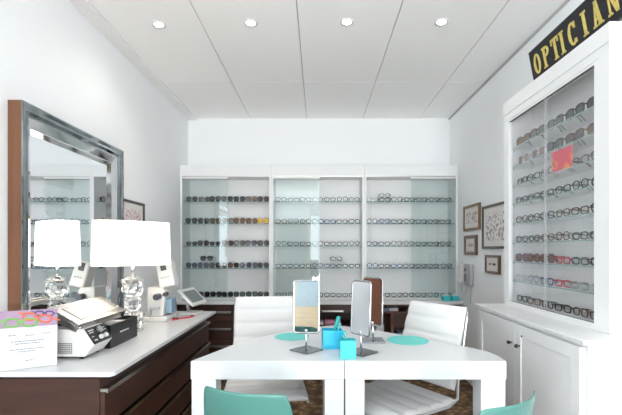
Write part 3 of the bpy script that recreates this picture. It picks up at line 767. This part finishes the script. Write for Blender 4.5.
# leaflet card
t = thing('leaflet_stand', 'white card with printed colourful glasses leaning at the near end of the sideboard', 'card', (-1.225, 1.69, CT), 0)
t.rotation_euler = (0, 0, .50)
ln_ = Matrix.Rotation(-.12, 4, 'X'); W, H = .205, .245
MB().box(-W/2, 0, .001, W/2, .003, H, ln_).build('card', 'paper', t)
MB().box(-W/2+.02, .004, .0, W/2-.02, .007, H*.9, Matrix.Translation((0, .075, 0)) @ Matrix.Rotation(.20, 4, 'X')).build('back_support', 'paper', t)
MB().box(-W/2, -.0008, H*.71, W/2, 0, H, ln_).build('printed_band', 'lilac', t)
def printed_specs(cx, cz, s_, rot, m_, nm):
    m = MB(); R_ = ln_ @ Matrix.Translation((cx, -.0012, cz)) @ Matrix.Rotation(rot, 4, 'Y')
    for k in (-1, 1):
        pts = lens_outline(k*.033*s_, 0, .052*s_, .034*s_, .7, 18)
        m.tube([tuple(R_ @ Vector(p)) for p in pts], .005*s_, 6, True)
    m.tube([tuple(R_ @ Vector(p)) for p in ((-.008*s_, 0, .004*s_), (.008*s_, 0, .004*s_))], .004*s_, 6)
    m.tube([tuple(R_ @ Vector(p)) for p in ((.058*s_, 0, .006*s_), (.10*s_, 0, .0))], .0035*s_, 6)
    m.tube([tuple(R_ @ Vector(p)) for p in ((-.058*s_, 0, .006*s_), (-.085*s_, 0, .012*s_))], .0035*s_, 6)
    o = m.build(nm, m_, t); o.scale = (1, 1, 1)
printed_specs(-.028, H*.79, .95, .05, 'pgreen', 'printed_glasses')
printed_specs(.030, H*.86, .85, .22, 'porange', 'printed_glasses')
printed_specs(.055, H*.925, .55, .1, 'pnavy', 'printed_glasses')
for z, x0, x1 in ((.58, -.07, -.045), (.565, -.01, .02), (.58, .05, .075), (.47, -.06, .055), (.43, -.045, .04), (.335, -.062, .055), (.295, -.035, .03), (.14, -.01, .02)):
    x = x0; m = MB()
    while x < x1:
        l = random.uniform(.005, .014); m.box(x, -.0005, H*z-.0016, min(x+l, x1), 0, H*z+.0016, ln_); x += l+.003
    m.build('printed_line', 'ink', t)

# frame warmer
t = thing('frame_warmer', 'white frame warmer with raised chrome lid and black dial panel on the sideboard', 'frame warmer', (-1.06, 1.825, CT), 0)
prof = [(-.19, .012), (-.005, .012), (.038, .066), (-.010, .138), (-.19, .138)]
MB().prism(prof, lambda u, v, w2: (u, w2, v), 0, .165).build('housing', 'whiteplastic', t, bevel=.004)
for x in (-.17, -.03):
    for y in (.02, .14): MB().cyl((x, y, 0), (x, y, .012), .01, 10).build('foot', 'black', t)
# slanted panel
def onpanel(m, u0, u1, v0, v1, d0, d1):
    p0, p1 = Vector((.038, 0, .066)), Vector((-.010, 0, .138)); tt = p1-p0; nn = Vector((tt.z, 0, -tt.x)).normalized()
    pts = []
    for d in (d0, d1):
        for (u, v) in ((u0, v0), (u1, v0), (u1, v1), (u0, v1)): pts.append(m.bm.verts.new(p0+tt*v+Vector((0, u, 0))+nn*d))
    a = pts
    for f in ((0, 1, 2, 3), (7, 6, 5, 4), (0, 4, 5, 1), (1, 5, 6, 2), (2, 6, 7, 3), (3, 7, 4, 0)): m.bm.faces.new([a[i] for i in f])
m = MB(); onpanel(m, .003, .162, .02, .98, .0006, .003); pnl = m.build('control_panel', 'black', t)
p0, p1 = Vector((.038, 0, .066)), Vector((-.010, 0, .138)); tt = p1-p0; nn = Vector((tt.z, 0, -tt.x)).normalized()
for u, v, r_, m_ in ((.095, .70, .017, 'steel'), (.075, .28, .011, 'whiteplastic'), (.115, .28, .011, 'whiteplastic')):
    c0 = p0+tt*v+Vector((0, u, 0))+nn*.003
    MB().cyl(c0, c0+nn*.012, r_, 18).build('dial', m_, pnl, bevel=.001)
m = MB()
for u0, u1, v0, v1 in ((.015, .06, .78, .84), (.015, .05, .66, .71), (.02, .045, .18, .25), (.015, .035, .42, .46), (.125, .15, .6, .65), (.125, .15, .75, .79)): onpanel(m, u0, u1, v0, v1, .003, .0036)
m.build('panel_marking', 'whiteplastic', pnl)
# vent holes on the near face
m = MB()
for i in range(9):
    for j in range(6): m.box(-.135+i*.0085, -.0012, .028+j*.0085, -.130+i*.0085, .0005, .033+j*.0085)
m.build('vent_grid', 'black', t)
# basin rim and lid
MB().box(-.17, .008, .139, -.03, .155, .150).build('basin_rim', 'steel', t, bevel=.003)
lidm = Matrix.Translation((-.030, 0, .150)) @ Matrix.Rotation(.50, 4, 'Y')
lid = MB().box(-.165, -.005, 0, 0, .44, .012, lidm).box(-.010, -.005, -.03, 0, .44, 0, lidm).box(-.165, -.005, -.03, -.155, .44, 0, lidm).box(-.155, -.005, -.03, -.01, .005, 0, lidm).build('lid', 'lidsteel', t, bevel=.003)
MB().box(-.135, .05, .0125, -.03, .39, .0145, lidm).build('lid_window', 'lidglass', lid)
for y in (.02, .12): MB().box(-.15, y, .13, -.10, y+.03, .172).build('lid_bracket', 'black', t)

# black box with paper tray
t = thing('black_box', 'open black box holding white papers, behind the frame warmer', 'box', (-1.13, 2.03, CT), 0)
q = .004; W, D, H = .155, .30, .118
MB().box(-W/2, 0, 0, W/2, q, H).box(-W/2, D-q, 0, W/2, D, H).box(-W/2, q, 0, -W/2+q, D-q, H).box(W/2-q, q, 0, W/2, D-q, H).box(-W/2+q, q, 0, W/2-q, D-q, .004).build('carton', 'black', t)
m = MB()
y = .10
for l in (.022, .012, .018, .009, .016):
    m.box(W/2, y, .062, W/2+.0006, y+l, .069); y += l+.004
m.build('printed_text', 'whiteplastic', t)
tag(MB().box(-1.195, 2.045, CT+.0055, -1.065, 2.30, CT+.100).build('paper_stack', 'paper', bevel=.002), 'white papers standing inside the open black box', 'paper')

# eye instrument
t = thing('eye_instrument', 'white upright eye measuring instrument at the far end of the sideboard', 'instrument', (-1.115, 2.89, CT), 0)
MB().box(-.10, -.11, 0, .06, .12, .035).build('base', 'whiteplastic', t, bevel=.008)
MB().prism([(-.085, .035), (.025, .035), (.03, .10), (.045, .20), (.02, .235), (-.085, .24)], lambda u, v, w2: (u, w2, v), -.085, .085).build('body', 'whiteplastic', t, bevel=.008)
hm = Matrix.Translation((.035, -.02, .325)) @ Matrix.Rotation(-.22, 4, 'Y') @ Matrix.Rotation(-.15, 4, 'X')
hd = MB().box(-.055, -.05, -.095, .055, .06, .095, hm).build('head', 'whiteplastic', t, bevel=.014)
MB().box(-.022, -.053, .025, .018, -.0505, .082, hm).build('display', 'lcd', hd)
m = MB()
for k in range(3): m.box(-.03+k*.022, -.054, -.03, -.015+k*.022, -.0505, -.02, hm)
m.build('button', 'greyplastic', hd)
MB().cyl((.0, -.075, .175), (.0, -.14, .175), .022, 16).cyl((.045, -.06, .19), (.045, -.10, .19), .015, 14).build('eyepiece', 'darkgrey', t)
MB().box(-.06, -.118, .085, .01, -.086, .10).box(-.06, -.118, .045, -.05, -.086, .085).build('lens_holder', 'greyplastic', t, bevel=.002)
MB().box(.031, -.05, .05, .075, .05, .155).build('side_unit', mat('blue_grey_plastic', (.22, .32, .42), .4), t, bevel=.006)
# tablet
t = thing('tablet_monitor', 'small white framed tablet monitor tilted on its stand at the far counter end', 'monitor', (-.985, 3.12, CT), 0)
t.rotation_euler = (0, 0, -.14)
MB().box(-.07, -.06, 0, .06, .09, .018).build('base', 'whiteplastic', t, bevel=.006)
MB().tube([(-.03, .02, .018), (-.045, .02, .06), (-.012, .02, .115)], .014, 10).build('stand', 'greyplastic', t, smooth=True)
am = Matrix.Translation((.0, .02, .135)) @ Matrix.Rotation(-.80, 4, 'Y')
MB().box(-.007, -.13, -.085, .007, .13, .085, am).build('frame', 'whiteplastic', t, bevel=.005)
MB().box(.0072, -.100, -.058, .0085, .100, .058, am).build('screen', 'screen', t)
o = MB().tube([(-1.03, 2.83, CT+.006), (-1.0, 2.90, CT+.006), (-.955, 2.94, CT+.006), (-.93, 3.0, CT+.006), (-.96, 3.03, CT+.006)], .0055, 8).build('cable', 'red', smooth=True)
tag(o, 'short red cable lying in front of the tablet monitor', 'cable')
o = MB().box(-1.045, 2.925-.06, CT+.0005, -1.005, 2.88, CT+.016).build('stapler', 'black', bevel=.003)
tag(o, 'small black stapler lying beside the red cable', 'stapler')

# ------------------------------------------------------------------ daylight, added ceiling fill, world, camera
W_ = bpy.data.worlds.new('overcast_sky'); S.world = W_; W_.use_nodes = True
bg = W_.node_tree.nodes['Background']; bg.inputs['Color'].default_value = (.86, .93, 1, 1); bg.inputs['Strength'].default_value = 2.5
def daylight(name, sx_, sy_, e, loc, rot, col=(.86, .93, 1)):
    L = bpy.data.lights.new(name, 'AREA'); L.shape = 'RECTANGLE'; L.size = sx_; L.size_y = sy_; L.energy = e; L.color = col
    o = bpy.data.objects.new(name, L); COL.objects.link(o); o.location = loc; o.rotation_euler = rot
daylight('window_daylight', 1.58, 2.4, 40, (.555, YF-.75, 1.2), (PI/2+.35, 0, 0))
daylight('side_window_daylight', 2.1, 2.4, 250, (XL-.55, -2.05, 1.2), (PI/2+.30, 0, -PI/2))
daylight('added_ceiling_fill', 1.6, 1.2, 370, (.555, YF-.9, .12), (PI/2+.95, 0, 0), (.98, .98, .97))  # added area light outside the window, brightens the ceiling; no pavement is modelled

cam = bpy.data.cameras.new('camera'); co = bpy.data.objects.new('camera', cam); COL.objects.link(co)
co.location = (0, 0, EYE); co.rotation_euler = (PI/2, 0, 0)
cam.sensor_width = 36; cam.lens = 400/622*36; cam.shift_x = -7/622; cam.shift_y = 42.5/622; cam.clip_start = .02
S.camera = co
S.view_settings.view_transform = 'Standard'; S.view_settings.look = 'None'; S.view_settings.gamma = 1; S.view_settings.use_curve_mapping = False
S.view_settings.exposure = 0.12
S.cycles.use_denoising = True
S.cycles.max_bounces = 14; S.cycles.diffuse_bounces = 8; S.cycles.transparent_max_bounces = 32
S.cycles.sample_clamp_indirect = 6
S.cycles.caustics_reflective = False
